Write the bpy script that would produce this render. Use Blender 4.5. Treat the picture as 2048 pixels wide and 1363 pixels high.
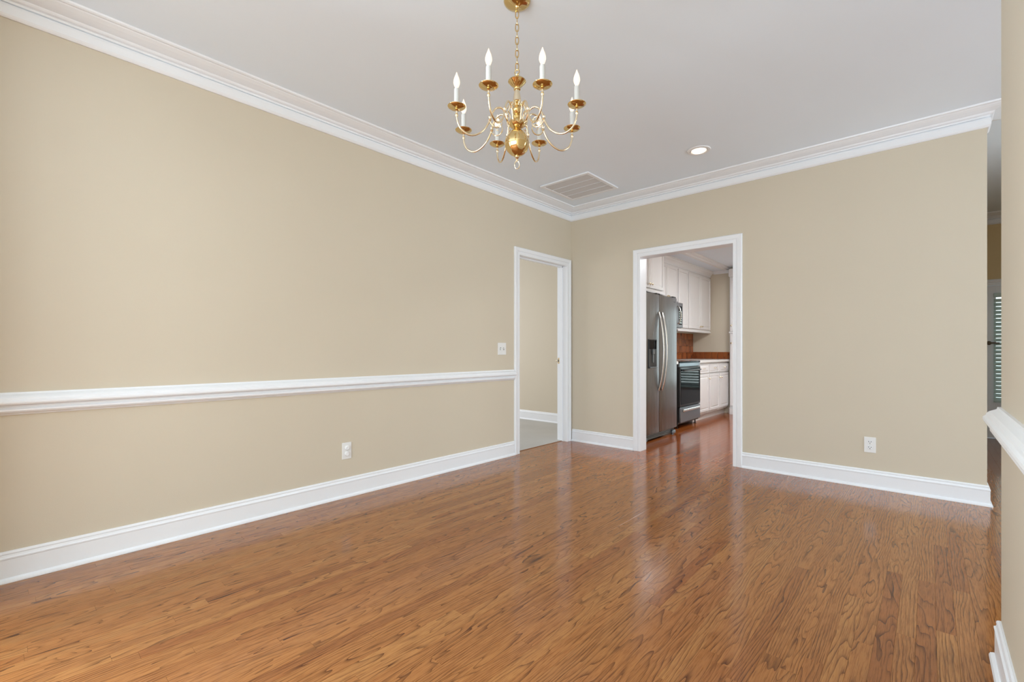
import bpy, bmesh, math, random
from math import sin, cos, pi, radians
from mathutils import Vector, Matrix
for o in list(bpy.data.objects): bpy.data.objects.remove(o)
S = bpy.context.scene
C = S.collection
random.seed(7)

# ---------------------------------------------------------------- camera, light, exposure
CX, CY, CZ = 3.17, -4.557, 1.07
F_PX = 921.0
YAW = radians(42.13)
cam_d = bpy.data.cameras.new('camera'); cam = bpy.data.objects.new('camera', cam_d); C.objects.link(cam)
cam.location = (CX, CY, CZ); cam.rotation_euler = (pi/2, 0, YAW)
cam_d.sensor_width = 36; cam_d.lens = F_PX/2048*36; cam_d.shift_y = 19.5/2048; cam_d.clip_start = .02
S.camera = cam
S.view_settings.view_transform = 'Standard'; S.view_settings.look = 'None'
S.view_settings.exposure = 0.15; S.view_settings.gamma = 1; S.view_settings.use_curve_mapping = False
w = bpy.data.worlds.new('world'); S.world = w; w.use_nodes = True
bg = w.node_tree.nodes['Background']; bg.inputs[0].default_value = (.80, .93, 1, 1); bg.inputs[1].default_value = .4

def area(name, loc, aim, sx, sy, power, col=(1, 1, 1)):
    d = bpy.data.lights.new(name, 'AREA'); d.shape = 'RECTANGLE'; d.size = sx; d.size_y = sy
    d.energy = power; d.color = col
    o = bpy.data.objects.new(name, d); C.objects.link(o); o.location = loc
    o.rotation_euler = Vector(aim).to_track_quat('-Z', 'Y').to_euler()
    return o
area('daylight_front_window', (2.2, -7.01, 1.35), (0, 1, 0), 1.9, 1.9, 108, (.81, .92, 1))
area('left_window_fill', (-.14, -5.75, 1.35), (1, 0, 0), 1.5, 1.9, 160, (.81, .92, 1))  # added light that brightens the right and back walls
area('daylight_front_room', (5.2, -7.01, 1.4), (0, 1, 0), 2.2, 1.9, 20, (.81, .92, 1))
area('daylight_side_room', (7.16, -1.2, 1.35), (-1, 0, 0), 3.4, 1.8, 135, (.81, .92, 1))
area('daylight_hallway_door', (4.1, 3.95, 1.1), (0, -1, 0), .7, 1.4, 4, (.84, .97, .97))
area('daylight_patio_door', (1.56, 4.25, 1.25), (0, -1, 0), .8, 1.6, 17, (.86, .97, 1))
area('daylight_left_room', (-3.9, -1.2, 1.4), (1, 0, 0), 1.8, 1.5, 76, (.93, .95, 1))
area('kitchen_fill_light', (2.2, 1.9, 2.485), (0, 0, -1), .9, .9, 62, (.93, .96, 1))  # added unseen fill for the kitchen, no fixture modelled

CEIL = 2.74
# ---------------------------------------------------------------- materials
def mat(name, col, rough=.5, metal=0, spec=.5, coat=0, emis=None, estr=0, bump=0, bscale=300, var=0, alpha=1, trans=0, aniso=0):
    m = bpy.data.materials.new(name); m.use_nodes = True
    nt = m.node_tree; b = nt.nodes['Principled BSDF']
    b.inputs['Base Color'].default_value = (*col, 1); b.inputs['Roughness'].default_value = rough
    b.inputs['Metallic'].default_value = metal; b.inputs['Specular IOR Level'].default_value = spec
    b.inputs['Coat Weight'].default_value = coat; b.inputs['Transmission Weight'].default_value = trans
    if aniso: b.inputs['Anisotropic'].default_value = aniso
    if emis: b.inputs['Emission Color'].default_value = (*emis, 1); b.inputs['Emission Strength'].default_value = estr
    tc = nt.nodes.new('ShaderNodeNewGeometry')
    n = nt.nodes.new('ShaderNodeTexNoise'); n.inputs['Scale'].default_value = bscale; n.inputs['Detail'].default_value = 3
    nt.links.new(tc.outputs['Position'], n.inputs['Vector'])
    if bump:
        bp = nt.nodes.new('ShaderNodeBump'); bp.inputs['Strength'].default_value = bump; bp.inputs['Distance'].default_value = .001
        nt.links.new(n.outputs['Fac'], bp.inputs['Height']); nt.links.new(bp.outputs[0], b.inputs['Normal'])
    if var:
        n2 = nt.nodes.new('ShaderNodeTexNoise'); n2.inputs['Scale'].default_value = 2.5
        nt.links.new(tc.outputs['Position'], n2.inputs['Vector'])
        mx = nt.nodes.new('ShaderNodeMix'); mx.data_type = 'RGBA'
        mx.inputs['A'].default_value = (*[c*(1-var) for c in col], 1); mx.inputs['B'].default_value = (*[min(1, c*(1+var)) for c in col], 1)
        nt.links.new(n2.outputs['Fac'], mx.inputs['Factor']); nt.links.new(mx.outputs['Result'], b.inputs['Base Color'])
    return m
M = {}
M['wall'] = mat('cream_wall_paint', (.625, .557, .443), .62, bump=.25, bscale=220, var=.015, spec=.35)
M['ochre'] = mat('ochre_wall_paint', (.72, .57, .32), .65, bump=.2, bscale=220, var=.015)
M['ceil'] = mat('ceiling_paint', (.82, .90, .99), .8, bump=.2, bscale=160, spec=.3, var=.01)
M['trim'] = mat('white_trim_paint', (.84, .86, .89), .32, bump=.04, bscale=60)
M['cab'] = mat('painted_cabinet', (.80, .79, .79), .35, bump=.04, bscale=60, var=.02)
M['groove'] = mat('cabinet_groove_dark', (.22, .18, .15), .5)
M['plate'] = mat('white_plastic', (.80, .80, .79), .3)
M['socket'] = mat('white_socket_plastic', (.86, .86, .86), .25)
M['dark'] = mat('dark_slot', (.06, .06, .055), .6)
M['brass'] = mat('polished_brass', (.72, .53, .25), .11, 1)
M['brass_lt'] = mat('pale_brass', (.86, .74, .54), .16, 1)
M['nickel'] = mat('nickel', (.55, .53, .5), .3, 1)
M['sleeve'] = mat('candle_sleeve_card', (.64, .64, .62), .5)
M['bulb'] = mat('lit_candle_bulb', (.3, .25, .2), .3, emis=(1, .82, .62), estr=1.1)
M['lamp'] = mat('lit_reflector_bulb', (1, .9, .8), .3, emis=(1, .80, .60), estr=2.2)
M['black'] = mat('black_enamel', (.010, .010, .011), .3, spec=.3)
M['blackp'] = mat('black_plastic', (.015, .016, .018), .3)
M['oven'] = mat('black_oven_glass', (.004, .005, .006), .04, spec=.3)
M['oven'].node_tree.nodes['Principled BSDF'].inputs['IOR'].default_value = 1.2
M['counter'] = mat('white_countertop', (.78, .77, .75), .25, var=.03)
M['carpet'] = mat('pale_carpet', (.54, .52, .48), .95, bump=1, bscale=420, var=.1)
M['blind'] = mat('blind_slat', (.55, .68, .65), .45)
M['badge'] = mat('badge_metal', (.12, .12, .13), .3, .8)
M['thresh'] = mat('threshold_wood', (.30, .13, .055), .2)
M['under'] = mat('subfloor', (.05, .025, .012), .9)
M['plinth'] = mat('fridge_grille_grey', (.06, .065, .07), .45)
M['glass'] = mat('clear_glass', (.95, 1, .98), .0, trans=1, spec=.5)

def stainless():
    m = mat('brushed_stainless', (.25, .25, .26), .27, 1, aniso=.6)
    nt = m.node_tree; b = nt.nodes['Principled BSDF']
    g = nt.nodes.new('ShaderNodeNewGeometry'); mp = nt.nodes.new('ShaderNodeMapping'); mp.inputs['Scale'].default_value = (300, 300, 1)
    n = nt.nodes.new('ShaderNodeTexNoise'); n.inputs['Scale'].default_value = 1
    r = nt.nodes.new('ShaderNodeMapRange'); r.inputs['To Min'].default_value = .25; r.inputs['To Max'].default_value = .31
    nt.links.new(g.outputs['Position'], mp.inputs['Vector']); nt.links.new(mp.outputs[0], n.inputs['Vector'])
    nt.links.new(n.outputs['Fac'], r.inputs['Value']); nt.links.new(r.outputs[0], b.inputs['Roughness'])
    return m
M['steel'] = stainless()
M['handle'] = mat('bright_steel', (.72, .71, .69), .2, 1)
M['steel2'] = mat('dark_steel_drawer', (.22, .26, .29), .3, .8)

def oak(name, cols, gloss, seeded=True):
    m = bpy.data.materials.new(name); m.use_nodes = True; nt = m.node_tree; b = nt.nodes['Principled BSDF']
    N = nt.nodes.new; L = nt.links.new
    def math_(op, a, bb=None, c=None):
        n = N('ShaderNodeMath'); n.operation = op
        for i, v in enumerate((a, bb, c)):
            if v is None: continue
            if isinstance(v, (int, float)): n.inputs[i].default_value = v
            else: L(v, n.inputs[i])
        return n.outputs[0]
    g = N('ShaderNodeNewGeometry')
    if seeded:
        at = N('ShaderNodeAttribute'); at.attribute_name = 'seed'; seed = at.outputs['Fac']
    else:
        oi = N('ShaderNodeObjectInfo'); seed = oi.outputs['Random']
    cmb = N('ShaderNodeCombineXYZ'); s1 = math_('MULTIPLY', seed, 37.3); s2 = math_('MULTIPLY', seed, 91.7)
    L(s1, cmb.inputs[0]); L(s2, cmb.inputs[1]); L(math_('MULTIPLY', seed, 53.1), cmb.inputs[2])
    add = N('ShaderNodeVectorMath'); add.operation = 'ADD'; L(g.outputs['Position'], add.inputs[0]); L(cmb.outputs[0], add.inputs[1])
    def noise(scale, detail=2, rough=.5, dist=0):
        mp = N('ShaderNodeMapping'); mp.inputs['Scale'].default_value = scale; L(add.outputs[0], mp.inputs['Vector'])
        n = N('ShaderNodeTexNoise'); n.inputs['Scale'].default_value = 1; n.inputs['Detail'].default_value = detail
        n.inputs['Roughness'].default_value = rough; n.inputs['Distortion'].default_value = dist
        L(mp.outputs[0], n.inputs['Vector']); return n.outputs['Fac']
    n1 = noise((8, 1.1, 1), 2.6, .5, .3)
    sep = N('ShaderNodeSeparateXYZ'); L(add.outputs[0], sep.inputs[0])
    # some boards flat-sawn (cathedral rings), others rift-sawn (straight grain)
    s3 = math_('FRACT', math_('MULTIPLY', seed, 17.31))
    amp = math_('MULTIPLY_ADD', s3, 65, 40)
    straight = math_('MULTIPLY', sep.outputs[0], math_('MULTIPLY', math_('POWER', math_('SUBTRACT', 1, s3), 2), 520))
    ph = math_('ADD', math_('MULTIPLY', n1, amp), straight)
    ring = math_('FRACT', math_('MULTIPLY', ph, .20))
    line = math_('POWER', ring, math_('MULTIPLY_ADD', s3, 2.5, 3.2))
    wob = noise((160, 9, 1), 3, .6)
    pores = noise((480, 14, 1), 2, .6)
    brk = noise((30, 5, 1), 2)
    lm = math_('MULTIPLY', line, math_('MULTIPLY_ADD', brk, 2.0, -.25))
    tone = N('ShaderNodeValToRGB'); cr = tone.color_ramp
    cr.elements[0].position = 0; cr.elements[0].color = (*cols[0], 1)
    cr.elements[1].position = 1; cr.elements[1].color = (*cols[-1], 1)
    for i, c in enumerate(cols[1:-1]):
        e = cr.elements.new((i+1)/(len(cols)-1)); e.color = (*c, 1)
    s4 = math_('FRACT', math_('MULTIPLY', seed, 71.9)); L(s4, tone.inputs[0])
    dark = N('ShaderNodeMix'); dark.data_type = 'RGBA'; dark.blend_type = 'MULTIPLY'
    L(tone.outputs[0], dark.inputs['A']); dark.inputs['B'].default_value = (.17, .09, .055, 1)
    L(math_('MULTIPLY', math_('MINIMUM', math_('MAXIMUM', lm, 0), 1), .95), dark.inputs['Factor'])
    d2 = N('ShaderNodeMix'); d2.data_type = 'RGBA'; d2.blend_type = 'MULTIPLY'; L(dark.outputs['Result'], d2.inputs['A'])
    d2.inputs['B'].default_value = (.52, .42, .34, 1)
    mr = N('ShaderNodeMapRange'); L(pores, mr.inputs['Value']); mr.inputs['From Min'].default_value = .50; mr.inputs['From Max'].default_value = .64
    L(math_('MULTIPLY', mr.outputs[0], .8), d2.inputs['Factor'])
    d3 = N('ShaderNodeMix'); d3.data_type = 'RGBA'; d3.blend_type = 'MULTIPLY'; L(d2.outputs['Result'], d3.inputs['A'])
    d3.inputs['B'].default_value = (.74, .62, .54, 1); L(math_('MULTIPLY', wob, .9), d3.inputs['Factor'])
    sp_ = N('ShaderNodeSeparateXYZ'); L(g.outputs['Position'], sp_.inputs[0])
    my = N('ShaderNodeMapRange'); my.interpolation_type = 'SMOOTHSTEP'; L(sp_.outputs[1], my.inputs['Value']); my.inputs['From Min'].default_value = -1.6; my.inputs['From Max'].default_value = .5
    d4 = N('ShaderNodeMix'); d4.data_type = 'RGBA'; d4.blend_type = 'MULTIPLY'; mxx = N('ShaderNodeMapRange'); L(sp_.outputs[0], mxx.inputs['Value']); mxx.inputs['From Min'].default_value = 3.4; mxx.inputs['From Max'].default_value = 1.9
    L(math_('MULTIPLY', my.outputs[0], mxx.outputs[0]), d4.inputs['Factor'])   # red kitchen reflections painted into the board colour, fading out to the right
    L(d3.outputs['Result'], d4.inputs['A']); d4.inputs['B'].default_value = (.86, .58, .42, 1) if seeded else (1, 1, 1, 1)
    L(d4.outputs['Result'], b.inputs['Base Color'])
    big = noise((3, 3, 1), 2)
    L(math_('MULTIPLY_ADD', big, .08, gloss), b.inputs['Roughness'])
    b.inputs['Specular IOR Level'].default_value = .5
    bp = N('ShaderNodeBump'); bp.inputs['Strength'].default_value = .05; bp.inputs['Distance'].default_value = .0006
    L(math_('ADD', pores, math_('MULTIPLY', lm, -.8)), bp.inputs['Height']); L(bp.outputs[0], b.inputs['Normal'])
    return m
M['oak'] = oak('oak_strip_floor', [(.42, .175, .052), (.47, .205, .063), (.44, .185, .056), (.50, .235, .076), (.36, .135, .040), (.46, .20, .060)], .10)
M['tile'] = oak('brown_glazed_tile', [(.34, .10, .03), (.42, .135, .04), (.38, .11, .032)], .2, False)

# ---------------------------------------------------------------- mesh helpers
class MB:
    def __init__(s): s.bm = bmesh.new()
    def box(s, x0, x1, y0, y1, z0, z1, bev=0, seg=1):
        t = bmesh.new(); bmesh.ops.create_cube(t, size=1)
        bmesh.ops.scale(t, verts=t.verts, vec=(abs(x1-x0), abs(y1-y0), abs(z1-z0)))
        bmesh.ops.translate(t, verts=t.verts, vec=((x0+x1)/2, (y0+y1)/2, (z0+z1)/2))
        if bev: bmesh.ops.bevel(t, geom=t.edges[:]+t.verts[:], offset=bev, segments=seg, affect='EDGES', profile=.5)
        s.merge(t); return s
    def merge(s, t, mtx=None):
        if mtx: bmesh.ops.transform(t, matrix=mtx, verts=t.verts)
        me = bpy.data.meshes.new('t'); t.to_mesh(me); t.free(); s.bm.from_mesh(me); bpy.data.meshes.remove(me)
    def lathe(s, prof, c=(0, 0, 0), n=24, cap=True, flute=0, nf=8, axis='Z'):
        t = bmesh.new(); rings = []
        for r, z in prof:
            ring = []
            for k in range(n):
                a = 2*pi*k/n; rr = r*(1+flute*cos(nf*a))
                ring.append(t.verts.new((rr*cos(a), rr*sin(a), z)))
            rings.append(ring)
        for a, b in zip(rings, rings[1:]):
            for k in range(n): t.faces.new((a[k], a[(k+1) % n], b[(k+1) % n], b[k]))
        if cap: t.faces.new(rings[0][::-1]); t.faces.new(rings[-1])
        m = Matrix.Translation(c)
        if axis == 'X': m = m @ Matrix.Rotation(pi/2, 4, 'Y')
        if axis == '-Y': m = m @ Matrix.Rotation(pi/2, 4, 'X')
        if axis == 'Y': m = m @ Matrix.Rotation(-pi/2, 4, 'X')
        s.merge(t, m); return s
    def tube(s, pts, r, n=8, closed=False, smooth=6):
        P = [Vector(p) for p in pts]
        if smooth and len(P) > 2:
            Q = []
            m = len(P)
            rng = range(m) if closed else range(m-1)
            for i in rng:
                p0 = P[(i-1) % m] if closed or i > 0 else P[0]*2-P[1]
                p1 = P[i]; p2 = P[(i+1) % m]
                p3 = P[(i+2) % m] if closed or i+2 < m else P[-1]*2-P[-2]
                for k in range(smooth):
                    u = k/smooth
                    Q.append(.5*((2*p1)+(-p0+p2)*u+(2*p0-5*p1+4*p2-p3)*u*u+(-p0+3*p1-3*p2+p3)*u**3))
            if not closed: Q.append(P[-1])
            P = Q
        t = bmesh.new(); rings = []; m = len(P); up = None
        for i in range(m):
            d = (P[(i+1) % m]-P[i-1]) if closed else (P[min(i+1, m-1)]-P[max(i-1, 0)])
            d.normalize()
            if up is None: up = d.orthogonal().normalized()
            up = (up-d*up.dot(d)).normalized(); q = d.cross(up)
            rr = r(i/(m-1)) if callable(r) else r
            rings.append([t.verts.new(P[i]+up*(rr*cos(2*pi*k/n))+q*(rr*sin(2*pi*k/n))) for k in range(n)])
        idx = range(m) if closed else range(m-1)
        for i in idx:
            a = rings[i]; b = rings[(i+1) % m]
            for k in range(n): t.faces.new((a[k], a[(k+1) % n], b[(k+1) % n], b[k]))
        if not closed: t.faces.new(rings[0][::-1]); t.faces.new(rings[-1])
        s.merge(t); return s
    def extrude_profile(s, prof, plane, a0, a1):
        t = bmesh.new()
        def P(u, v, a):
            return {'Y': (u, a, v), 'X': (a, u, v), 'Z': (u, v, a)}[plane]
        A = [t.verts.new(P(u, v, a0)) for u, v in prof]; B = [t.verts.new(P(u, v, a1)) for u, v in prof]
        n = len(prof)
        for k in range(n): t.faces.new((A[k], A[(k+1) % n], B[(k+1) % n], B[k]))
        t.faces.new(A[::-1]); t.faces.new(B); s.merge(t); return s
    def panel(s, face, u0, u1, z0, z1, f, th=.02, stile=.055):
        """raised panel front; face '+X': u=y, front plane x=f ; '-Y': u=x, front plane y=f"""
        t = bmesh.new(); bmesh.ops.create_cube(t, size=1)
        bmesh.ops.scale(t, verts=t.verts, vec=(th, u1-u0, z1-z0))
        bmesh.ops.translate(t, verts=t.verts, vec=(-th/2, 0, 0))
        t.normal_update()
        fr = [q for q in t.faces if q.normal.x > .9]
        ed = [e for e in fr[0].edges]
        for th_, dp in ((.004, .003), (stile-.004, 0), (.005, -.008), (.006, 0), (.022, .007)):
            if dp == .003:
                bmesh.ops.inset_region(t, faces=fr, thickness=th_, depth=dp)
            else: bmesh.ops.inset_region(t, faces=fr, thickness=th_, depth=dp)
        m = Matrix.Translation((f, (u0+u1)/2, (z0+z1)/2)) if face == '+X' else Matrix.Translation(((u0+u1)/2, f, (z0+z1)/2)) @ Matrix.Rotation(-pi/2, 4, 'Z')
        s.merge(t, m); return s
    def build(s, name, m, parent=None, smooth=False, origin=None):
        me = bpy.data.meshes.new(name)
        bmesh.ops.recalc_face_normals(s.bm, faces=s.bm.faces)
        s.bm.to_mesh(me); s.bm.free()
        o = bpy.data.objects.new(name, me); C.objects.link(o)
        if parent is not None:
            o.parent = parent
            r = parent
            while r.parent: r = r.parent
            off = -Vector(r.location)
        else:
            vs = [v.co for v in me.vertices]
            org = Vector(origin) if origin else Vector(((min(v.x for v in vs)+max(v.x for v in vs))/2, (min(v.y for v in vs)+max(v.y for v in vs))/2, min(v.z for v in vs)))
            o.location = org; off = -org
        if off.length: me.transform(Matrix.Translation(off))
        me.materials.append(m if not isinstance(m, str) else M[m])
        if smooth:
            for p in me.polygons: p.use_smooth = True
            me.set_sharp_from_angle(angle=radians(40))
        return o
def tag(o, label=None, cat=None, group=None, kind=None):
    if label: o['label'] = label
    if cat: o['category'] = cat
    if group: o['group'] = group
    if kind: o['kind'] = kind
    return o
def empty(name, loc, label=None, cat=None, group=None, kind=None):
    o = bpy.data.objects.new(name, None); C.objects.link(o); o.location = loc; o.empty_display_size = .05
    return tag(o, label, cat, group, kind)
def struct(name, mb, m, parent=None, label=None, cat=None):
    o = mb.build(name, m, parent)
    if parent is None: tag(o, label, cat, kind='structure')
    return o
def copy_tree(o, parent=None):
    c = o.copy(); C.objects.link(c); c.parent = parent
    for ch in list(o.children):
        if ch is not c: copy_tree(ch, c)
    return c

# ---------------------------------------------------------------- shell
D1A, D1B, DH = -.945, -.098, 2.068          # left doorway (along y)
D2A, D2B = .896, 1.823                      # kitchen opening (along x)
WE = 3.47                                   # end of the back wall
WR, WRE = 3.355, -2.26; KX = 3.28                      # right wall face and its free end
YS, YK, YE = -6.9, 3.84, 3.55
T = .118
struct('floor', MB().box(-T, 7.1, YS-T, YK+T, -.10, -.018), 'under', None, 'polished medium brown oak strip floor running through dining room and kitchen', 'floor')
FLOOR = bpy.data.objects['floor']
struct('ceiling', MB().box(-4.1, 7.1, YS-T, YK+T, CEIL, CEIL+.1), 'ceil', None, 'flat white dining room ceiling', 'ceiling')
# left wall with the doorway
struct('wall_left', MB().box(-T, 0, YS, -6.5, -.018, CEIL).box(-T, 0, -5.0, D1A-.018, -.018, CEIL).box(-T, 0, -6.5, -5.0, -.018, .4).box(-T, 0, -6.5, -5.0, 2.3, CEIL).box(-T, 0, D1A-.018, D1B+.018, DH+.018, CEIL).box(-T, 0, D1B+.018, YK+T, -.018, CEIL),
       'wall', None, 'long cream wall with white chair rail on the left', 'wall')
struct('wall_back', MB().box(0, D2A-.018, 0, T, -.018, CEIL).box(D2A-.018, D2B+.018, 0, T, DH+.018, CEIL).box(D2B+.018, WE, 0, T, -.018, CEIL),
       'wall', None, 'cream back wall around the kitchen opening', 'wall')
struct('wall_right', MB().box(WR, WR+.12, YS, WRE, -.018, CEIL), 'wall', None, 'near cream wall end at the right edge', 'wall')
struct('wall_kitchen_side', MB().box(KX-T, KX, T, YK, -.018, CEIL), 'wall', None, 'wall between kitchen and hallway', 'wall')
struct('wall_front', MB().box(-T, 1.2, YS-T, YS, 0, CEIL).box(3.2, 4.0, YS-T, YS, 0, CEIL).box(6.4, 7.1, YS-T, YS, 0, CEIL)
       .box(1.2, 3.2, YS-T, YS, 0, .4).box(1.2, 3.2, YS-T, YS, 2.3, CEIL).box(4.0, 6.4, YS-T, YS, 0, .4).box(4.0, 6.4, YS-T, YS, 2.3, CEIL),
       'wall', None, 'front wall with windows behind the camera', 'wall')
struct('wall_far_right', MB().box(7.0, 7.1, YS, -3.0, 0, CEIL).box(7.0, 7.1, .6, YE, 0, CEIL).box(7.0, 7.1, -3.0, .6, 0, .4).box(7.0, 7.1, -3.0, .6, 2.3, CEIL),
       'ochre', None, 'side wall of the next room', 'wall')
struct('wall_stub_shade', MB().box(0, .42, -5.0, -4.88, -.018, CEIL), 'wall', None, 'added unseen wall stub that shades the left wall', 'wall')  # out of view, added to shade the left wall from the front window
struct('wall_hallway_blocker', MB().box(5.2, 7.0, .65, .77, -.018, CEIL).box(5.2, 5.32, .77, YE, -.018, CEIL), 'ochre', None, 'added unseen wall that keeps side window light out of the hallway', 'wall')  # out of view, added to block side window light from the hallway
# far wall of the hallway, with the glazed door
GX0, GX1 = 3.672, 4.52; GH = 1.865
struct('wall_hallway', MB().box(KX, GX0-.012, YE, YE+T, -.018, CEIL).box(GX1+.012, 7.0, YE, YE+T, -.018, CEIL).box(GX0-.012, GX1+.012, YE, YE+T, GH+.012, CEIL),
       'ochre', None, 'ochre hallway wall seen past the back wall end', 'wall')
# kitchen end wall, with the glazed patio door
PX0, PX1, PH = 1.14, 1.98, 2.05
struct('wall_kitchen_end', MB().box(0, PX0-.012, YK, YK+T, -.018, 2.6).box(PX1+.012, KX-T, YK, YK+T, -.018, 2.6).box(PX0-.012, PX1+.012, YK, YK+T, PH+.012, 2.6),
       'wall', None, 'beige end wall of the kitchen', 'wall')
kc = struct('ceiling_kitchen', MB().box(.58, KX-T, T, YK, 2.50, 2.60), 'ceil', None, 'white kitchen ceiling', 'ceiling')
struct('ceiling_soffit', MB().box(0, .58, T, YK, 2.46, 2.60), 'ceil', None, 'lowered ceiling strip above the kitchen cabinets', 'ceiling')
struct('trim_1', MB().extrude_profile([(.555, 2.46), (.555, 2.452), (.60, 2.452), (.607, 2.458), (.607, 2.468), (.64, 2.472), (.648, 2.50), (.58, 2.50), (.58, 2.46)], 'Y', T, YK),
       'trim', None, 'thin white moulding on the kitchen ceiling', 'moulding')
# room behind the left doorway
struct('wall_left_room_back', MB().box(-4.0, -T, .92, 1.02, -.018, CEIL), 'wall', None, 'beige wall seen through the left doorway', 'wall')
struct('wall_left_room_side', MB().box(-4.1, -4.0, -3.5, 1.02, -.018, CEIL), 'wall', None, 'outer wall of the side room', 'wall')
struct('wall_left_room_front', MB().box(-4.0, -T, -3.6, -3.5, -.018, CEIL), 'wall', None, 'near wall of the side room', 'wall')
tag(MB().box(-4.0, -.062, -3.5, .92, -.018, .006).build('carpet', 'carpet'), 'pale grey beige carpet beyond the left doorway', 'carpet', kind='stuff')

# mouldings swept along the walls with mitred corners
def sweep(path, prof, name, names, m='trim', labels=None, cat='moulding'):
    n = len(path); P = [Vector(p) for p in path]; D = [(P[i+1]-P[i]).normalized() for i in range(n-1)]
    NR = [Vector((d.y, -d.x)) for d in D]
    def off(i, p):
        if i == 0: return P[0]+NR[0]*p
        if i == n-1: return P[-1]+NR[-1]*p
        a, b = NR[i-1], NR[i]; return P[i]+(a+b)*(p/(1+a.dot(b)))
    out = []
    for i in range(n-1):
        mb = MB(); t = bmesh.new()
        A = [t.verts.new((*off(i, p), z)) for p, z in prof]; B = [t.verts.new((*off(i+1, p), z)) for p, z in prof]; k = len(prof)
        for j in range(k): t.faces.new((A[j], A[(j+1) % k], B[(j+1) % k], B[j]))
        t.faces.new(A[::-1]); t.faces.new(B); mb.merge(t)
        o = struct(names[i], mb, m, None, labels[i] if labels else None, cat if labels else None); out.append(o)
    return out
e = .0005
CR = [(0, -.130), (.008, -.130), (.014, -.124), (.019, -.116), (.020, -.080), (.018, -.070), (.004, -.067), (.006, -.062), (.014, -.060), (.016, -.055), (.016, -.050),
      (.028, -.046), (.034, -.040), (.036, -.035), (.042, -.034), (.060, -.030), (.082, -.024), (.104, -.015), (.108, -.010), (.114, -.012), (.122, -.013), (.130, -.009), (.132, 0), (0, 0)]
crown = [(p, CEIL+z) for p, z in CR]
sweep([(0, -4.88), (0, 0), (WE, 0), (WE, T), (KX, T)], crown, 'crown', ['trim_2', 'trim_3', 'trim_4', 'trim_16'],
      labels=['white crown moulding along the left wall', 'white crown moulding along the back wall', 'white crown return around the end of the back wall', 'crown moulding behind the back wall end'])
sweep([(KX, YE), (7.0, YE)], crown, 'crown', ['trim_5'], labels=['white crown moulding on the ochre hallway wall'])
sweep([(WR+.12, YS), (WR+.12, WRE), (WR, WRE), (WR, YS)], crown, 'crown', ['trim_6', 'trim_7', 'trim_8'],
      labels=['crown moulding on the far side of the right wall', 'crown moulding on the right wall end', 'crown moulding on the right wall'])
BS = [(0, 0), (.028, 0), (.028, .006), (.025, .014), (.018, .020), (.015, .021), (.015, .104), (.017, .108), (.017, .113), (.012, .118), (.010, .126), (.012, .131), (.010, .137), (.005, .141), (0, .141)]
CW = .080
sweep([(0, -4.88), (0, D1A-CW)], BS, 'base', ['baseboard_left'], labels=['tall white baseboard along the left wall'], cat='baseboard')
sweep([(.023, 0), (D2A-CW, 0)], BS, 'base', ['baseboard_back_short'], labels=['short white baseboard left of the kitchen opening'], cat='baseboard')
sweep([(D2B+CW, 0), (WE, 0), (WE, T)], BS, 'base', ['baseboard_back', 'baseboard_back_end'], labels=['white baseboard right of the kitchen opening', 'white baseboard return around the back wall end'], cat='baseboard')
sweep([(WR+.12, YS), (WR+.12, WRE), (WR, WRE), (WR, YS)], BS, 'base', ['baseboard_right_far', 'baseboard_right_end', 'baseboard_right'],
      labels=['baseboard on the far side of the right wall', 'white baseboard at the right wall end', 'white baseboard on the near right wall'], cat='baseboard')
sweep([(-3.99, .92), (-T, .92)], [(p, z+.006) for p, z in BS], 'base', ['baseboard_side_room'], labels=['white baseboard seen through the left doorway'], cat='baseboard')
RZ = .771
RP = [(0, 0), (.006, 0), (.010, .006), (.020, .012), (.026, .020), (.026, .027), (.018, .031), (.014, .035), (.016, .042), (.028, .046), (.040, .051), (.043, .058), (.042, .066),
      (.036, .072), (.034, .080), (.026, .088), (.014, .095), (.010, .098), (.008, .105), (0, .105)]
rail = [(p, RZ+z) for p, z in RP]
sweep([(0, -4.88), (0, D1A-CW)], rail, 'rail', ['trim_9'], labels=['white chair rail along the left wall'], cat='chair rail')
sweep([(WR+.12, YS), (WR+.12, WRE), (WR, WRE), (WR, YS)], rail, 'rail', ['trim_10', 'trim_11', 'trim_12'],
      labels=['chair rail on the far side of the right wall', 'chair rail across the right wall end', 'white chair rail on the near right wall'], cat='chair rail')

# door casings
def casing(root, face, u0, u1, h, f, sgn, cw=CW):
    """face 'x' plane: u=y ; face 'y' plane: u=x ; profile (distance from opening, depth)"""
    prof = [(0, 0), (0, .012), (.004, .015), (.028, .015), (.031, .012), (.036, .012), (.040, .018), (cw-.014, .022), (cw-.006, .022), (cw, .016), (cw, 0)]
    def P(u, z, d): return (f+sgn*d, u, z) if face == 'x' else (u, f+sgn*d, z)
    segs = [('side_casing', lambda k, d: P(u0-k, 0, d), lambda k, d: P(u0-k, h+k, d)),
            ('side_casing', lambda k, d: P(u1+k, 0, d), lambda k, d: P(u1+k, h+k, d)),
            ('head_casing', lambda k, d: P(u0-k, h+k, d), lambda k, d: P(u1+k, h+k, d))]
    for nm, fa, fb in segs:
        mb = MB(); t = bmesh.new()
        A = [t.verts.new(fa(*q)) for q in prof]; B = [t.verts.new(fb(*q)) for q in prof]; k = len(prof)
        for j in range(k): t.faces.new((A[j], A[(j+1) % k], B[(j+1) % k], B[j]))
        t.faces.new(A[::-1]); t.faces.new(B); mb.merge(t); mb.build(nm, 'trim', root)
d1 = empty('door_1', (0, (D1A+D1B)/2, 0), 'narrow white cased doorway in the left wall beside the corner', 'doorway', kind='structure')
casing(d1, 'x', D1A, D1B, DH, 0, 1, .078); casing(d1, 'x', D1A, D1B, DH, -T, -1, .078)
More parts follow.
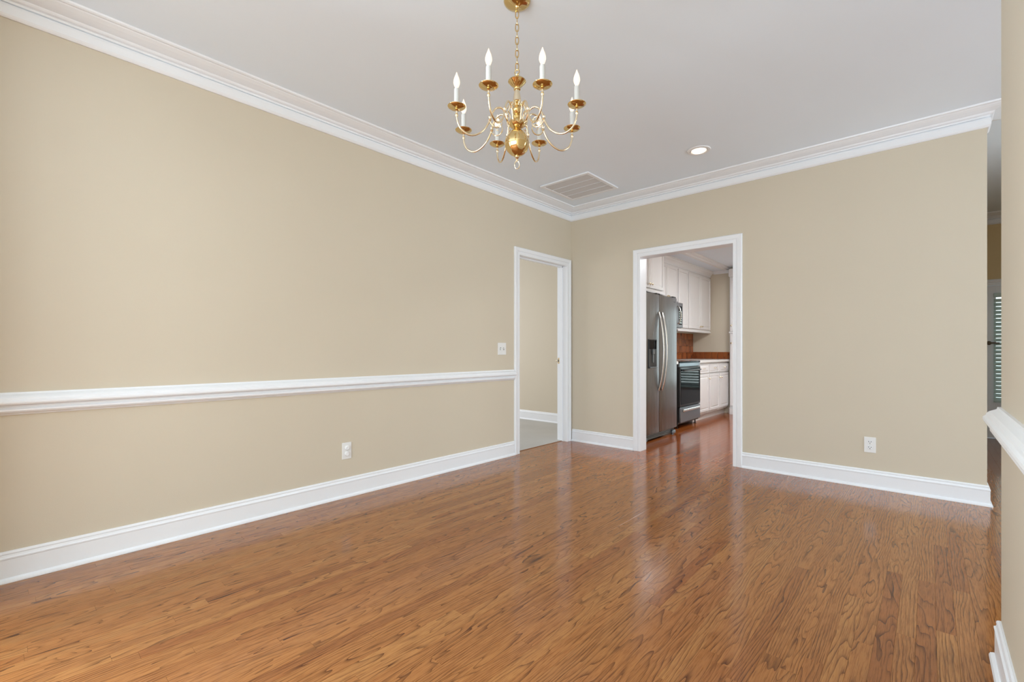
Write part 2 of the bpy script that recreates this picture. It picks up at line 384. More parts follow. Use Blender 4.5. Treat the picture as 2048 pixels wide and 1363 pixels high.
MB().box(-T, 0, D1A-.018, D1A, 0, DH).box(-.088, -.052, D1A, D1A+.012, 0, DH).build('jamb', 'trim', d1)
MB().box(-T, 0, D1B, D1B+.018, 0, DH).box(-.088, -.052, D1B-.012, D1B, 0, DH).build('jamb', 'trim', d1)
MB().box(-T, 0, D1A-.018, D1B+.018, DH, DH+.018).box(-.088, -.052, D1A, D1B, DH-.012, DH).build('head_jamb', 'trim', d1)
sp = MB().box(-.122, -.098, D1B-.0025, D1B, .915, .985, .001).tube([(-.126, D1B-.002, .965), (-.135, D1B-.012, .95), (-.126, D1B-.002, .935)], .004).build('strike_plate', 'brass_lt', d1)
sp['label'] = 'small brass strike plate on the far jamb'
MB().box(-.118, -.106, D1B-.0035, D1B-.002, .936, .964).build('latch_hole', 'dark', sp)
for z in (1.62, 1.16):
    MB().box(-.122, -.100, D1B-.002, D1B, z-.045, z+.045, .001).build('hinge_leaf', 'trim', d1)
MB().box(-.062, .0, D1A, D1B, -.018, .0).box(-.068, -.058, D1A, D1B, -.01, .0055, .002).build('threshold', 'thresh', d1)

d2 = empty('door_2', ((D2A+D2B)/2, T/2, 0), 'white cased opening into the kitchen', 'doorway', kind='structure')
casing(d2, 'y', D2A, D2B, DH, 0, -1); casing(d2, 'y', D2A, D2B, DH, T, 1, .05)
MB().box(D2A-.018, D2A, 0, T, 0, DH).build('jamb', 'trim', d2)
MB().box(D2B, D2B+.018, 0, T, 0, DH).build('jamb', 'trim', d2)
MB().box(D2A-.018, D2B+.018, 0, T, DH, DH+.018).build('head_jamb', 'trim', d2)

# ---------------------------------------------------------------- oak boards
BW = .057
def project(x, y, z=0):
    dx, dy = x-CX, y-CY
    fw = -sin(YAW)*dx+cos(YAW)*dy; la = cos(YAW)*dx+sin(YAW)*dy
    if fw < .15: return None
    return (1024+F_PX*la/fw, 701-F_PX*(z-CZ)/fw)
boards = []
r = random.Random(11)
nrow = int(7.0/BW)+1
for i in range(nrow):
    x0 = i*BW; x1 = min(x0+BW, 7.0)
    y = YS-r.uniform(0, .9); y_end = YK
    while y < y_end:
        L_ = r.choice([.35, .5, .62, .75, .9, 1.05, 1.25, 1.5])
        a, b_ = max(y, YS), min(y+L_, y_end); y += L_
        if b_-a < .06: continue
        boards.append((x0, x1, a, b_, r.random()))
def board_area(b):
    x0, x1, a, b_, s = b
    tot = 0; n = 6
    for k in range(n):
        ya = a+(b_-a)*k/n; yb = a+(b_-a)*(k+1)/n; ym = (ya+yb)/2; xm = (x0+x1)/2
        p = project(xm, ym)
        if not p or not (-20 < p[0] < 2000 and p[1] < 1400): continue
        if ym > 0 and not (D2A-.3 < xm): continue
        # the back wall, and the right wall, hide what lies beyond
        if ym > T:
            tt = (0-CY)/(ym-CY); xc = CX+(xm-CX)*tt
            if not (D2A < xc < D2B): continue
        if xm > WR and ym < WRE: continue
        q = [project(x0, ya), project(x1, ya), project(x1, yb), project(x0, yb)]
        if None in q: continue
        tot += abs(sum(q[j][0]*q[(j+1) % 4][1]-q[(j+1) % 4][0]*q[j][1] for j in range(4)))/2
    return tot
ranked = sorted(boards, key=board_area, reverse=True)
def board_geo(b):
    x0, x1, a, b_, s = b; g = .0002; c = .0005; z = 0; zb = -.018
    o = [(x0+g, a+g), (x1-g, a+g), (x1-g, b_-g), (x0+g, b_-g)]; i = [(x0+g+c, a+g+c), (x1-g-c, a+g+c), (x1-g-c, b_-g-c), (x0+g+c, b_-g-c)]
    V = [(x, y, zb) for x, y in o]+[(x, y, z-.00025) for x, y in o]+[(x, y, z) for x, y in i]
    Fc = [(8, 9, 10, 11)]+[(4+k, 4+(k+1) % 4, 8+(k+1) % 4, 8+k) for k in range(4)]+[(k, (k+1) % 4, 4+(k+1) % 4, 4+k) for k in range(4)]
    return V, Fc
def board_obj(name, items, cx, cy):
    V, Fc, sd = [], [], []
    for b in items:
        v, f = board_geo(b); n0 = len(V)
        V += [(x-cx, y-cy, z) for x, y, z in v]; Fc += [tuple(n0+k for k in q) for q in f]; sd += [b[4]]*len(f)
    me = bpy.data.meshes.new(name); me.from_pydata(V, [], Fc); at = me.attributes.new('seed', 'FLOAT', 'FACE'); at.data.foreach_set('value', sd)
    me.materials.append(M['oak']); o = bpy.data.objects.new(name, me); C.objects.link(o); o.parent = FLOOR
    o.location = Vector((cx, cy, 0))-Vector(FLOOR.location); return o
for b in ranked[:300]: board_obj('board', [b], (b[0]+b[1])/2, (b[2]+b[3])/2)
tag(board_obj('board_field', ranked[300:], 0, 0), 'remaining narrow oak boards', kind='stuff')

# ---------------------------------------------------------------- windows and blinds
def window(name, x0, x1, z0, z1, y, label):
    rt = empty(name, ((x0+x1)/2, y, z0), label, 'window', kind='structure')
    MB().box(x0, x0+.05, y-.1, y, z0, z1).box(x1-.05, x1, y-.1, y, z0, z1).box(x0+.05, x1-.05, y-.1, y, z0, z0+.05).box(x0+.05, x1-.05, y-.1, y, z1-.05, z1).box((x0+x1)/2-.04, (x0+x1)/2+.04, y-.1, y, z0+.05, z1-.05).build('frame', 'trim', rt)
    MB().box(x0+.05, x1-.05, y-.08, y-.05, (z0+z1)/2-.02, (z0+z1)/2+.02).build('sash_rail', 'trim', rt)
window('window_1', 1.2, 3.2, .4, 2.3, YS, 'double white front window of the dining room')
window('window_2', 4.0, 6.4, .4, 2.3, YS, 'double white front window of the next room')
w4 = empty('window_left_added', (-.06, -5.75, .4), 'added unseen white window in the left wall behind the camera', 'window', kind='structure')  # invented window for the added light on the right and back walls
MB().box(-.1, -.02, -6.5, -6.45, .4, 2.3).box(-.1, -.02, -5.05, -5.0, .4, 2.3).box(-.1, -.02, -6.45, -5.05, .4, .45).box(-.1, -.02, -6.45, -5.05, 2.25, 2.3).box(-.08, -.04, -6.45, -5.05, 1.33, 1.37).build('frame', 'trim', w4)
w3 = empty('window_3', (7.05, -1.2, .4), 'white side window of the next room', 'window', kind='structure')
MB().box(7.0, 7.08, -3, -2.95, .4, 2.3).box(7.0, 7.08, .55, .6, .4, 2.3).box(7.0, 7.08, -2.95, .55, .4, .45).box(7.0, 7.08, -2.95, .55, 2.25, 2.3).box(7.0, 7.08, -1.24, -1.16, .45, 2.25).build('frame', 'trim', w3)

def glazed_door(name, x0, x1, h, y, zg0, zg1, label, blabel, stile=.10, tl=28):
    rt = empty(name, ((x0+x1)/2, y, 0), label, 'door', kind='structure')
    MB().box(x0, x0+stile, y+.02, y+.06, .01, h, .002).box(x1-stile, x1, y+.02, y+.06, .01, h, .002).build('stile', 'trim', rt)
    MB().box(x0+stile, x1-stile, y+.02, y+.06, zg1, h).box(x0+stile, x1-stile, y+.02, y+.06, .01, zg0).build('door_rail', 'trim', rt)
    MB().box(x0+stile, x1-stile, y+.038, y+.042, zg0, zg1).build('pane', 'glass', rt)
    casing(rt, 'y', x0, x1, h, y, -1, .075)
    bl = empty('window_blind', ((x0+x1)/2, y, zg0), blabel, 'blind')
    a, b = x0+stile-.02, x1-stile+.02
    MB().box(a, b, y-.025, y+.018, zg1-.03, zg1+.02, .003).build('headrail', 'blind', bl)
    n = int((zg1-zg0-.05)/.048); tilt = radians(tl)
    for k in range(n):
        z = zg0+.03+k*.048; t = bmesh.new(); bmesh.ops.create_cube(t, size=1); bmesh.ops.scale(t, verts=t.verts, vec=(b-a, .048, .0028))
        mb = MB(); mb.merge(t, Matrix.Translation(((a+b)/2, y-.006, z)) @ Matrix.Rotation(tilt, 4, 'X')); mb.build('slat', 'blind', bl)
    MB().box(a, b, y-.02, y+.01, zg0-.005, zg0+.012, .003).build('bottom_rail', 'blind', bl)
    for q in (.15, .85):
        xx = a+(b-a)*q; MB().box(xx-.002, xx+.002, y-.0315, y-.030, zg0, zg1-.02).build('ladder_cord', 'blind', bl)
    return rt
dd = glazed_door('door_3', PX0, PX1, PH, YK, .40, 1.85, 'white glazed patio door at the kitchen end', 'pale slatted blind on the kitchen patio door', .09)
dd = glazed_door('door_4', GX0, GX1, GH, YE, .45, 1.75, 'white glazed door at the end of the hallway', 'pale green slatted blind on the hallway door', .108, 58)
hl = MB().lathe([(.022, 0), (.024, .004), (.018, .008), (.008, .010), (.008, .035), (.011, .037), (.011, .046)], (3.72, YE+.02, 1.165), 16, axis='-Y').box(3.69, 3.81, YE-.025, YE-.012, 1.155, 1.175, .004).build('door_handle', mat('aged_bronze', (.10, .075, .05), .4, .8), dd, True)

# ---------------------------------------------------------------- kitchen cabinets
def knob(parent, x, y, z, face='+X'):
    return MB().lathe([(.005, 0), (.004, .010), (.006, .014), (.013, .018), (.015, .023), (.012, .029), (.004, .031)], (x, y, z), 14, axis='X' if face == '+X' else '-Y').build('knob', 'brass_lt', parent, True)
def carcass(rt, x0, x1, y0, y1, z0, z1, m='cab'):
    MB().box(x0, x1, y0, y1, z0, z1, .002).build('carcass', m, rt)
def cab_door(rt, face, u0, u1, z0, z1, f, ku=None, kz=None, stile=.05):
    g = MB().panel(face, u0, u1, z0, z1, f, .02, stile).build('door', 'cab', rt)
    # dark strips in the groove round the raised panel
    i = stile+.005; w_ = .006; a, b, c, d = u0+i, u1-i, z0+i, z1-i
    mb = MB()
    for (p, q, s_, t_) in ((a, a+w_, c, d), (b-w_, b, c, d), (a, b, c, c+w_), (a, b, d-w_, d)):
        if face == '+X': mb.box(f-.006, f-.0035, p, q, s_, t_)
        else: mb.box(p, q, f+.0035, f+.006, s_, t_)
    mb.build('groove_line', 'groove', g)
    if ku is not None: knob(g, f+.003 if face == '+X' else ku, ku if face == '+X' else f-.003, kz, face)
    return g
UD = .30
# deep cabinet over the refrigerator
ca = empty('wall_cabinet', (.31, .74, 1.80), 'deep white cabinet above the refrigerator', 'cabinet', 'painted kitchen wall cabinets')
carcass(ca, .002, .62, .32, 1.17, 1.80, 2.40)
cab_door(ca, '+X', .345, .742, 1.84, 2.375, .642, .715, 1.885); cab_door(ca, '+X', .748, 1.145, 1.84, 2.375, .642, .775, 1.885)
MB().box(.60, .645, .32, 1.172, 1.785, 1.812, .004).build('light_rail', 'cab', ca)
# cabinet above the microwave
cb = empty('wall_cabinet', (.15, 1.99, 1.80), 'short white two-door cabinet above the microwave', 'cabinet', 'painted kitchen wall cabinets')
carcass(cb, .002, UD, 1.60, 2.385, 1.80, 2.40)
cab_door(cb, '+X', 1.615, 1.985, 1.83, 2.33, UD+.022, 1.965, 1.872, .045); cab_door(cb, '+X', 1.991, 2.365, 1.83, 2.33, UD+.022, 2.012, 1.872, .045)
# single cabinet hidden behind the refrigerator
cz = empty('wall_cabinet', (.15, 1.39, 1.40), 'narrow white cabinet between refrigerator and microwave', 'cabinet', 'painted kitchen wall cabinets')
carcass(cz, .002, UD, 1.175, 1.598, 1.40, 2.40); cab_door(cz, '+X', 1.20, 1.575, 1.43, 2.33, UD+.022, 1.55, 1.48)
cc = empty('wall_cabinet', (.15, 2.59, 1.395), 'tall white single-door cabinet right beside the microwave', 'cabinet', 'painted kitchen wall cabinets')
carcass(cc, .002, UD, 2.387, 2.80, 1.395, 2.40)
cab_door(cc, '+X', 2.405, 2.785, 1.43, 2.33, UD+.022, 2.43, 1.49)
cd = empty('wall_cabinet', (.15, 3.32, 1.395), 'tall white two-door cabinet at the far end of the row', 'cabinet', 'painted kitchen wall cabinets')
carcass(cd, .002, UD, 2.802, YK-.003, 1.395, 2.40)
cab_door(cd, '+X', 2.82, 3.305, 1.43, 2.33, UD+.022, 3.275, 1.475); cab_door(cd, '+X', 3.312, 3.80, 1.43, 2.33, UD+.022, 3.345, 1.475)
MB().box(UD-.03, UD+.018, 2.387, YK-.004, 1.375, 1.40, .004).build('light_rail', 'cab', cd)
# crown along the cabinet tops
cabcr = [(0, 2.36), (.006, 2.36), (.012, 2.385), (.028, 2.405), (.05, 2.425), (.055, 2.44), (.07, 2.445), (.07, 2.459), (0, 2.459)]
NP = [(UD, 1.173), (UD, YK-.13)]
sweep([(.622, T+.01), (.622, 1.172), (UD+.002, 1.172), (UD+.002, YK), (.64, YK)][:2], cabcr, '', ['trim_13'], labels=['white crown on top of the deep cabinet'])
sweep([(UD+.002, 1.172), (UD+.002, YK)], cabcr, '', ['trim_14'], m='trim', labels=['white crown along the wall cabinets'])
sweep([(UD+.06, YK), (.654, YK)], [(p*.6, 2.459-(2.459-z)*.5) for p, z in cabcr], '', ['trim_15'], labels=['white crown on the kitchen end wall'])

BX = .60
def base_unit(y0, y1, label, ks, doors=1):
    rt = empty('base_cabinet', (.3, (y0+y1)/2, 0), label, 'cabinet', 'painted kitchen base cabinets')
    MB().box(.002, BX, y0, y1, .10, .885, .002).build('carcass', 'cab', rt)
    MB().box(.002, BX-.06, y0, y1, 0, .10).build('toe_kick', 'cab', rt)
    dr = MB().panel('+X', y0+.022, y1-.022, .73, .862, BX+.022, .02, .012).build('drawer_front', 'cab', rt)
    ym = (y0+y1)/2
    MB().tube([(BX+.018, ym-.032, .798), (BX+.042, ym-.03, .798), (BX+.044, ym, .798), (BX+.042, ym+.03, .798), (BX+.018, ym+.032, .798)], .0045, 8).build('pull', 'brass_lt', dr, True)
    cab_door(rt, '+X', y0+.022, y1-.022, .135, .705, BX+.022, y0+.04 if ks < 0 else y1-.04, .64)
    return rt
base_unit(1.29, 1.612, 'narrow white base cabinet between refrigerator and stove', -1)
base_unit(2.388, 2.868, 'white base cabinet next to the black stove', 1)
base_unit(2.870, 3.350, 'white base cabinet in the middle of the run right of the stove', 1)
base_unit(3.352, YK-.004, 'white base cabinet against the kitchen end wall', -1)
tag(MB().box(.004, .645, 2.386, YK-.002, .887, .925, .004).build('countertop', 'counter'), 'white countertop right of the black stove', 'countertop')
tag(MB().box(.004, .645, 1.285, 1.614, .887, .925, .004).build('countertop', 'counter'), 'short white countertop between refrigerator and stove', 'countertop')

# pantry at the corner
pn = empty('pantry_cabinet', (.87, YK-.06, 0), 'tall white panelled pantry cabinet at the kitchen end', 'cabinet')
MB().box(.66, 1.055, YK-.10, YK-.002, .10, 2.40, .003).build('carcass', 'cab', pn)
cab_door(pn, '-Y', .675, 1.04, .14, 1.36, YK-.122, .70, 1.2, .045); cab_door(pn, '-Y', .675, 1.04, 1.40, 2.30, YK-.122, .70, 1.5, .045)
MB().box(.655, 1.06, YK-.13, YK-.002, 1.365, 1.395, .004).build('middle_rail', 'cab', pn)
MB().box(.655, 1.06, YK-.16, YK-.002, 2.32, 2.455, .012).build('cornice', 'cab', pn)
MB().extrude_profile([(.652, YK-.004), (.655, YK-.13), (.68, YK-.17), (1.058, YK-.17), (1.058, YK-.004)], 'Z', 0, .10).build('plinth', 'cab', pn)

# backsplash tiles
bsx = empty('backsplash', (.6, YK, .93), 'low row of reddish brown tiles on the kitchen end wall', 'backsplash')
for k in range(6):
    MB().box(.006+k*.106, .006+k*.106+.103, YK-.010, YK-.001, .928, 1.048, .002).build('tile', 'tile', bsx)
bsw = empty('backsplash', (.001, 2.6, .93), 'tall reddish brown tiled panel behind the black stove', 'backsplash')
yy = 1.30; a = 0
for r_ in range(4):
    for k in range(24):
        y0 = 1.29+k*.106; y1 = min(y0+.104, YK-.012)
        if y1-y0 < .02: continue
        z0 = .928+r_*.1135; z1 = z0+.1115
        o = MB().box(.001, .009, y0, y1, z0, min(z1, 1.374), .002).build('tile', 'tile', bsw)

# ---------------------------------------------------------------- refrigerator
FY0, FY1, FS, FX = .372, 1.282, .757, .77
fr = empty('refrigerator', (.42, (FY0+FY1)/2, 0), 'stainless side-by-side refrigerator with long bowed handles', 'refrigerator')
MB().box(.03, FX-.075, FY0, FY1, .05, 1.735, .004).build('body', 'plinth', fr)
def fdoor(y0, y1):
    t = MB(); n = 9; pr = []
    for k in range(n+1):
        u = k/n; pr.append((FX-.012+.012*(1-(2*u-1)**4), y0+(y1-y0)*u))
    pr += [(FX-.07, y1), (FX-.07, y0)]
    t.extrude_profile(pr, 'Z', .095, 1.742); return t.build('door', 'steel', fr, True)
fd1 = fdoor(FY0+.002, FS-.003); fd2 = fdoor(FS+.003, FY1-.002)
for dd_, yy in ((fd1, FS-.045), (fd2, FS+.045)):
    pts = []
    for k in range(13):
        u = k/12; pts.append((FX+.004+.062*sin(pi*u)**.8, yy-(.0), .60+u*.93))
    t = MB().tube(pts, .0115, 10, smooth=3)
    t.box(FX-.004, FX+.012, yy-.012, yy+.012, .59, .625, .004).box(FX-.004, FX+.012, yy-.012, yy+.012, 1.505, 1.54, .004)
    t.build('handle', 'handle', dd_, True)
dp = MB().box(FX-.004, FX+.006, .44, .655, .865, 1.205, .004).build('dispenser_frame', 'blackp', fd1)
dp['label'] = 'black water and ice dispenser'
MB().box(FX+.006, FX+.010, .455, .64, 1.09, 1.195, .003).build('control_panel', 'oven', dp)
dp2 = MB().box(FX+.004, FX+.022, .52, .575, 1.03, 1.085, .004).box(FX+.004, FX+.014, .535, .565, .93, 1.03, .003).build('paddle', 'steel2', dp)
MB().box(FX+.005, FX+.022, .45, .645, .868, .882, .003).build('drip_tray', 'steel2', dp)
MB().box(FX-.002, FX+.0015, 1.16, 1.215, 1.685, 1.695, .0005).build('badge', 'badge', fd2)
MB().box(FX-.055, FX-.045, FY0+.01, FY1-.01, .02, .088).build('kick_grille', 'plinth', fr)
for k in range(3):
    MB().box(FX-.045, FX-.04, FY0+.05, FY1-.12, .03+k*.018, .038+k*.018).build('grille_bar', 'steel2', fr)
for y in (FY0+.05, FY1-.06):
    MB().box(FX-.07, FX-.015, y-.045, y+.045, .012, .06, .012, 2).lathe([(.018, 0), (.018, .014)], (FX-.04, y, 0), 12).build('foot', 'steel2', fr)
MB().box(FX-.09, FX-.02, FS-.05, FS+.05, 1.742, 1.765, .006).box(FX-.09, FX-.02, FY0+.005, FY0+.09, 1.742, 1.765, .006).box(FX-.09, FX-.02, FY1-.09, FY1-.005, 1.742, 1.765, .006).build('hinge_cover', 'blackp', fr)

# ---------------------------------------------------------------- range
RY0, RY1 = 1.62, 2.380; RX = .66
rg = empty('stove', (.33, 2.0, 0), 'black freestanding electric stove with glass oven door', 'stove')
MB().box(.03, RX-.03, RY0, RY1, .06, .905, .003).build('body', 'black', rg)
MB().box(.03, RX, RY0-.003, RY1+.003, .905, .925, .004).build('cooktop', 'oven', rg)
MB().box(.03, .09, RY0, RY1, .925, 1.08, .006).build('backguard', 'black', rg)
od = MB().box(RX-.03, RX, RY0+.003, RY1-.003, .30, .845, .004).build('oven_door', 'black', rg)
MB().box(RX, RX+.003, RY0+.035, RY1-.012, .33, .83, .001).build('door_glass', 'oven', od)
MB().tube([(RX, RY0+.08, .80), (RX+.045, RY0+.085, .80), (RX+.045, RY1-.125, .80), (RX, RY1-.12, .80)], .011, 10, smooth=4).build('oven_handle', 'blackp', od, True)
MB().box(RX-.03, RX-.004, RY0+.003, RY1-.003, .85, .903, .003).build('front_trim', 'steel2', rg)
dw = MB().box(RX-.03, RX, RY0+.03, RY1-.003, .085, .29, .004).build('storage_drawer', 'steel2', rg)
MB().box(RX, RX+.02, RY0+.10, RY1-.06, .225, .265, .01, 2).build('drawer_handle', 'handle', dw)
for x in (.1, RX-.06):
    for y in (RY0+.05, RY1-.05): MB().lathe([(.018, 0), (.018, .008), (.009, .012), (.009, .062)], (x, y, 0), 12).build('levelling_foot', 'blackp', rg)
for (x, y, q) in ((.22, 1.82, .08), (.22, 2.2, .1), (.48, 1.82, .1), (.48, 2.2, .08)):
    MB().tube([(x+q*cos(k*pi/6), y+q*sin(k*pi/6), .9255) for k in range(12)], .0012, 6, True, 2).build('burner_ring', 'nickel', rg)
# microwave
mw = empty('microwave', (.2, 2.0, 1.40), 'stainless microwave mounted over the stove', 'microwave')
MB().box(.012, .38, RY0, RY1, 1.41, 1.797, .004).build('body', 'steel', mw)
md = MB().box(.38, .40, RY0+.002, 2.21, 1.42, 1.79, .004).build('door', 'steel', mw)
MB().box(.40, .402, RY0+.06, 2.13, 1.47, 1.74).build('door_glass', 'oven', md)
cp = MB().box(.38, .40, 2.213, RY1-.002, 1.42, 1.79, .003).build('control_panel', 'steel', mw)
MB().box(.40, .4015, 2.225, 2.34, 1.46, 1.74).build('keypad', 'oven', cp)
for i in range(6):
    for j in range(3): MB().box(.4015, .403, 2.235+j*.034, 2.26+j*.034, 1.48+i*.033, 1.50+i*.033).build('button', 'blind', cp)
MB().tube([(.40, 2.185, 1.47), (.425, 2.19, 1.50), (.445, 2.195, 1.605), (.425, 2.19, 1.71), (.40, 2.185, 1.74)], .010, 10).build('handle', 'handle', md, True)

# ---------------------------------------------------------------- plates on the walls
def wallpt(face, u, z, d):   # face 'x': left wall, face 'y': back wall
    return (d, u, z) if face == 'x' else (u, -d, z)
def wbox(mb, face, u0, u1, z0, z1, d0, d1, bev=0, seg=1):
    if face == 'x': mb.box(d0, d1, u0, u1, z0, z1, bev, seg)
    else: mb.box(u0, u1, -d1, -d0, z0, z1, bev, seg)
    return mb
def outlet(face, u, z, label, covers):
    rt = empty('wall_outlet', wallpt(face, u, z-.06, 0), label, 'outlet')
    wbox(MB(), face, u-.0365, u+.0365, z-.0605, z+.0605, 0, .006, .0025, 2).build('cover_plate', 'plate', rt)
    for s in (-1, 1):
        zc = z+s*.0215
        if covers:
            o = MB().lathe([(.0165, 0), (.0165, .010), (.014, .013), (.007, .0135), (.006, .012)], wallpt(face, u, zc, .004), 20, axis='X' if face == 'x' else '-Y').build('socket_cover', 'socket', rt, True)
        else:
            o = wbox(MB(), face, u-.0165, u+.0165, zc-.014, zc+.014, .004, .0085, .004, 2).build('socket', 'socket', rt)
            sl = MB(); wbox(sl, face, u-.009, u-.0055, zc-.001, zc+.009, .0082, .009); wbox(sl, face, u+.0055, u+.009, zc-.001, zc+.009, .0082, .009)
            wbox(sl, face, u-.003, u+.003, zc-.010, zc-.005, .0082, .009); sl.build('slots', 'dark', o)
    MB().lathe([(.003, 0), (.003, .001)], wallpt(face, u, z, .006), 10, axis='X' if face == 'x' else '-Y').build('screw', 'nickel', rt)
    return rt
outlet('x', -2.864, .337, 'white outlet with round child covers low on the left wall', True)
outlet('y', 2.83, .334, 'white duplex outlet low on the back wall', False)
SY = -1.206
sw = empty('light_switch', (0, SY, 1.03), 'white double light switch left of the narrow doorway', 'switch')
wbox(MB(), 'x', SY-.059, SY+.059, 1.09-.060, 1.09+.060, 0, .006, .0025, 2).build('cover_plate', 'plate', sw)
for q, up_ in ((-.023, 1), (.023, -1)):
    wbox(MB(), 'x', SY+q-.006, SY+q+.006, 1.09-.012, 1.09+.012, .006, .0075).build('toggle_slot', 'dark', sw)
    MB().extrude_profile([(.006, 1.09-.005*up_), (.020, 1.09-.014*up_), (.021, 1.09-.007*up_), (.006, 1.09+.008*up_)], 'Y', SY+q-.0045, SY+q+.0045).build('toggle', 'socket', sw)
    for z in (1.05, 1.13): MB().lathe([(.003, 0), (.003, .001)], (.006, SY+q, z), 10, axis='X').build('screw', 'plate', sw)

# ---------------------------------------------------------------- ceiling vent
VX0, VX1, VY0, VY1 = .247, .822, -.905, -.338
vt = empty('ceiling_vent', ((VX0+VX1)/2, (VY0+VY1)/2, CEIL-.02), 'square white louvred return vent in the ceiling corner', 'vent')
fw_ = .035
for (a, b, c, d) in ((VX0, VX1, VY0, VY0+fw_), (VX0, VX1, VY1-fw_, VY1), (VX0, VX0+fw_, VY0+fw_, VY1-fw_), (VX1-fw_, VX1, VY0+fw_, VY1-fw_)):
    MB().box(a, b, c, d, CEIL-.014, CEIL, .003).build('frame_side', 'trim', vt)
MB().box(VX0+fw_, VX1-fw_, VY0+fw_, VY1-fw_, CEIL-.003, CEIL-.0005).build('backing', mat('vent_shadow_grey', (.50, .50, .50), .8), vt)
n = 4; a0, a1 = VY0+fw_, VY1-fw_; h = (a1-a0)/n
vm = mat('vent_louvre_enamel', (.62, .615, .62), .45)
for k in range(n):
    y0 = a0+k*h
    mb = MB(); q = 8
    for j in range(q):
        yy = y0+.006+(h-.012)*(j+.5)/q; t = bmesh.new(); bmesh.ops.create_cube(t, size=1)
        bmesh.ops.scale(t, verts=t.verts, vec=(VX1-VX0-2*fw_, .0155, .001)); mb.merge(t, Matrix.Translation(((VX0+VX1)/2, yy, CEIL-.008)) @ Matrix.Rotation(radians(-26), 4, 'X'))
    tag(mb.build('louvre_section', vm, vt), kind='stuff')
    if k: MB().box(VX0+fw_, VX1-fw_, y0-.003, y0+.003, CEIL-.015, CEIL-.002).build('support_bar', 'trim', vt)

# ---------------------------------------------------------------- recessed light
rx, ry = 1.75, -.667
rl = empty('recessed_light', (rx, ry, CEIL-.01), 'lit round recessed downlight with white trim in the ceiling', 'ceiling light')
MB().lathe([(.066, 0), (.068, -.006), (.075, -.008), (.090, -.006), (.094, 0)], (rx, ry, CEIL-.0005), 40, cap=False).build('trim_ring', 'trim', rl, True)
MB().lathe([(.066, -.001), (.062, -.008), (.060, -.004), (.056, -.002)], (rx, ry, CEIL), 40, cap=False).build('baffle', 'trim', rl, True)
MB().lathe([(.001, -.020), (.030, -.018), (.047, -.012), (.054, -.004), (.056, -.001)], (rx, ry, CEIL), 32, cap=False).build('lamp', 'lamp', rl, True)

# ---------------------------------------------------------------- chandelier
HX, HY = 1.7105, -2.9075
ch = empty('chandelier', (HX, HY, CEIL-.8), 'polished brass eight-arm chandelier with lit candle bulbs', 'chandelier')
def at(mb, name, m, parent=ch, sm=True): return mb.build(name, m, parent, sm)
O = (HX, HY, 0)
at(MB().lathe([(.006, 2.708), (.009, 2.713), (.022, 2.716), (.044, 2.722), (.058, 2.729), (.063, 2.735), (.064, 2.7395)], O, 36), 'canopy', 'brass')
at(MB().tube([(HX+.009*cos(k*pi/4), HY, 2.700+.009*sin(k*pi/4)) for k in range(8)], .0022, 6, True, 3), 'canopy_loop', 'brass')
zt, zb_ = 2.692, 2.412; nl = 9; pitch = (zt-zb_)/nl
for k in range(nl):
    z = zt-pitch*(k+.5); a = radians(42) + (pi/2)*(k % 2)
    hw, hh = .0075, pitch/2+.0035
    at(MB().tube([(HX+hw*s*cos(a), HY+hw*s*sin(a), z+t*hh) for s, t in ((0, 1), (.8, .72), (1, 0), (.8, -.72), (0, -1), (-.8, -.72), (-1, 0), (-.8, .72))], .0023, 6, True, 3), 'chain_link', 'brass')
at(MB().tube([(HX+.011*cos(k*pi/4), HY+.004*cos(k*pi/4), 2.402+.011*sin(k*pi/4)) for k in range(8)], .0025, 6, True, 3), 'top_loop', 'brass')
at(MB().lathe([(.004, 2.392), (.009, 2.388), (.007, 2.383), (.012, 2.378), (.013, 2.372), (.030, 2.368), (.041, 2.360), (.043, 2.355), (.038, 2.350), (.028, 2.338), (.016, 2.332), (.013, 2.328), (.017, 2.322), (.016, 2.316), (.011, 2.313)], O, 32), 'top_cup', 'brass')
at(MB().lathe([(.0115, 2.314), (.014, 2.30), (.0185, 2.275), (.0195, 2.262), (.015, 2.258)], O, 24), 'column', 'brass_lt')
at(MB().lathe([(.013, 2.260), (.019, 2.255), (.020, 2.250), (.014, 2.246), (.012, 2.238), (.020, 2.228), (.024, 2.218), (.020, 2.207), (.012, 2.200), (.016, 2.195), (.022, 2.186), (.020, 2.176), (.026, 2.170), (.037, 2.162), (.039, 2.150), (.034, 2.142), (.020, 2.134), (.012, 2.130), (.014, 2.126)], O, 32), 'arm_hub', 'brass')
at(MB().lathe([(.012, 2.130), (.018, 2.126), (.030, 2.116), (.044, 2.102), (.055, 2.082), (.0585, 2.062), (.056, 2.044), (.048, 2.026), (.034, 2.011), (.018, 2.002), (.010, 1.999)], O, 64, flute=.02, nf=8), 'ball', 'brass')
at(MB().lathe([(.003, 1.974), (.006, 1.980), (.004, 1.985), (.011, 1.992), (.011, 1.998), (.009, 2.001)], O, 20), 'finial', 'brass_lt')
aa = YAW
at(MB().tube([(HX+.0115*cos(k*pi/5)*cos(aa), HY+.0115*cos(k*pi/5)*sin(aa), 1.958+.0185*sin(k*pi/5)) for k in range(10)], .0024, 8, True, 3), 'pull_ring', 'brass_lt')
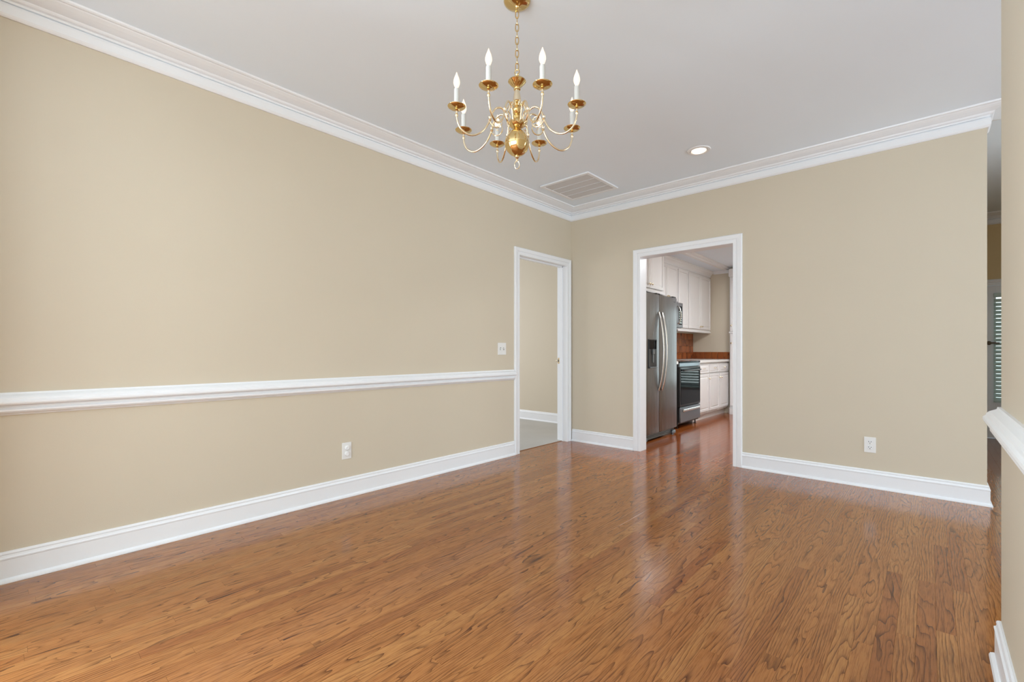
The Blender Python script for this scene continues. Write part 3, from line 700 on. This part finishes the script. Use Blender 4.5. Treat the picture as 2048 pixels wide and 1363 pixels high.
# one arm, along +X, then turned copies
RA, ZP = .295, 2.177
Pz = lambda pts: [(HX+r_, HY, z) for r_, z in pts]
m = MB().tube(Pz([(RA, ZP), (RA, 2.150), (.292, 2.118), (.275, 2.084), (.240, 2.064), (.203, 2.070), (.168, 2.096), (.143, 2.135), (.128, 2.178), (.108, 2.208), (.083, 2.216), (.062, 2.203), (.052, 2.178), (.046, 2.155), (.030, 2.150)]), .0046, 10)
m.lathe([(.004, -.008), (.0075, -.003), (.0075, .003), (.004, .008)], (HX+RA, HY, 2.143), 12)
m.lathe([(.004, -.012), (.0085, -.006), (.006, 0), (.0085, .006), (.004, .012)], (HX+.136, HY, 2.155), 12)
arm = m.build('arm', 'brass_lt', ch, True)
MB().tube(Pz([(.140, 2.145), (.118, 2.122), (.092, 2.122), (.078, 2.142), (.086, 2.164), (.104, 2.166), (.110, 2.150), (.100, 2.142)]), lambda u: .0036-.0014*u, 8).build('scroll', 'brass_lt', arm, True)
MB().tube(Pz([(.064, 2.205), (.046, 2.226), (.034, 2.248), (.024, 2.252), (.018, 2.236)]), .003, 8).build('upper_curl', 'brass_lt', arm, True)
MB().lathe([(.004, -.016), (.008, -.012), (.006, -.007), (.016, -.005), (.033, -.001), (.0405, .004), (.0415, .006), (.039, .0055), (.030, .002), (.013, 0), (.009, .003)], (HX+RA, HY, ZP), 32).build('drip_pan', 'brass', arm, True)
sv = MB().lathe([(.014, 0), (.014, .006), (.0118, .008), (.0118, .080), (.0105, .084), (.006, .084)], (HX+RA, HY, ZP+.002), 18).build('candle_sleeve', 'sleeve', arm, True)
MB().lathe([(.006, .084), (.007, .089), (.0115, .098), (.0150, .110), (.0143, .121), (.0108, .134), (.0055, .147), (.0018, .158), (.0004, .161)], (HX+RA, HY, ZP+.002), 18).build('bulb', 'bulb', arm, True)
# thing > part > sub-part: sleeve and bulb hang on the arm
base = pi/2+YAW+radians(20.5)
arm.rotation_euler.z = base
for k in range(1, 8):
    c = copy_tree(arm, ch); c.rotation_euler.z = base+k*pi/4
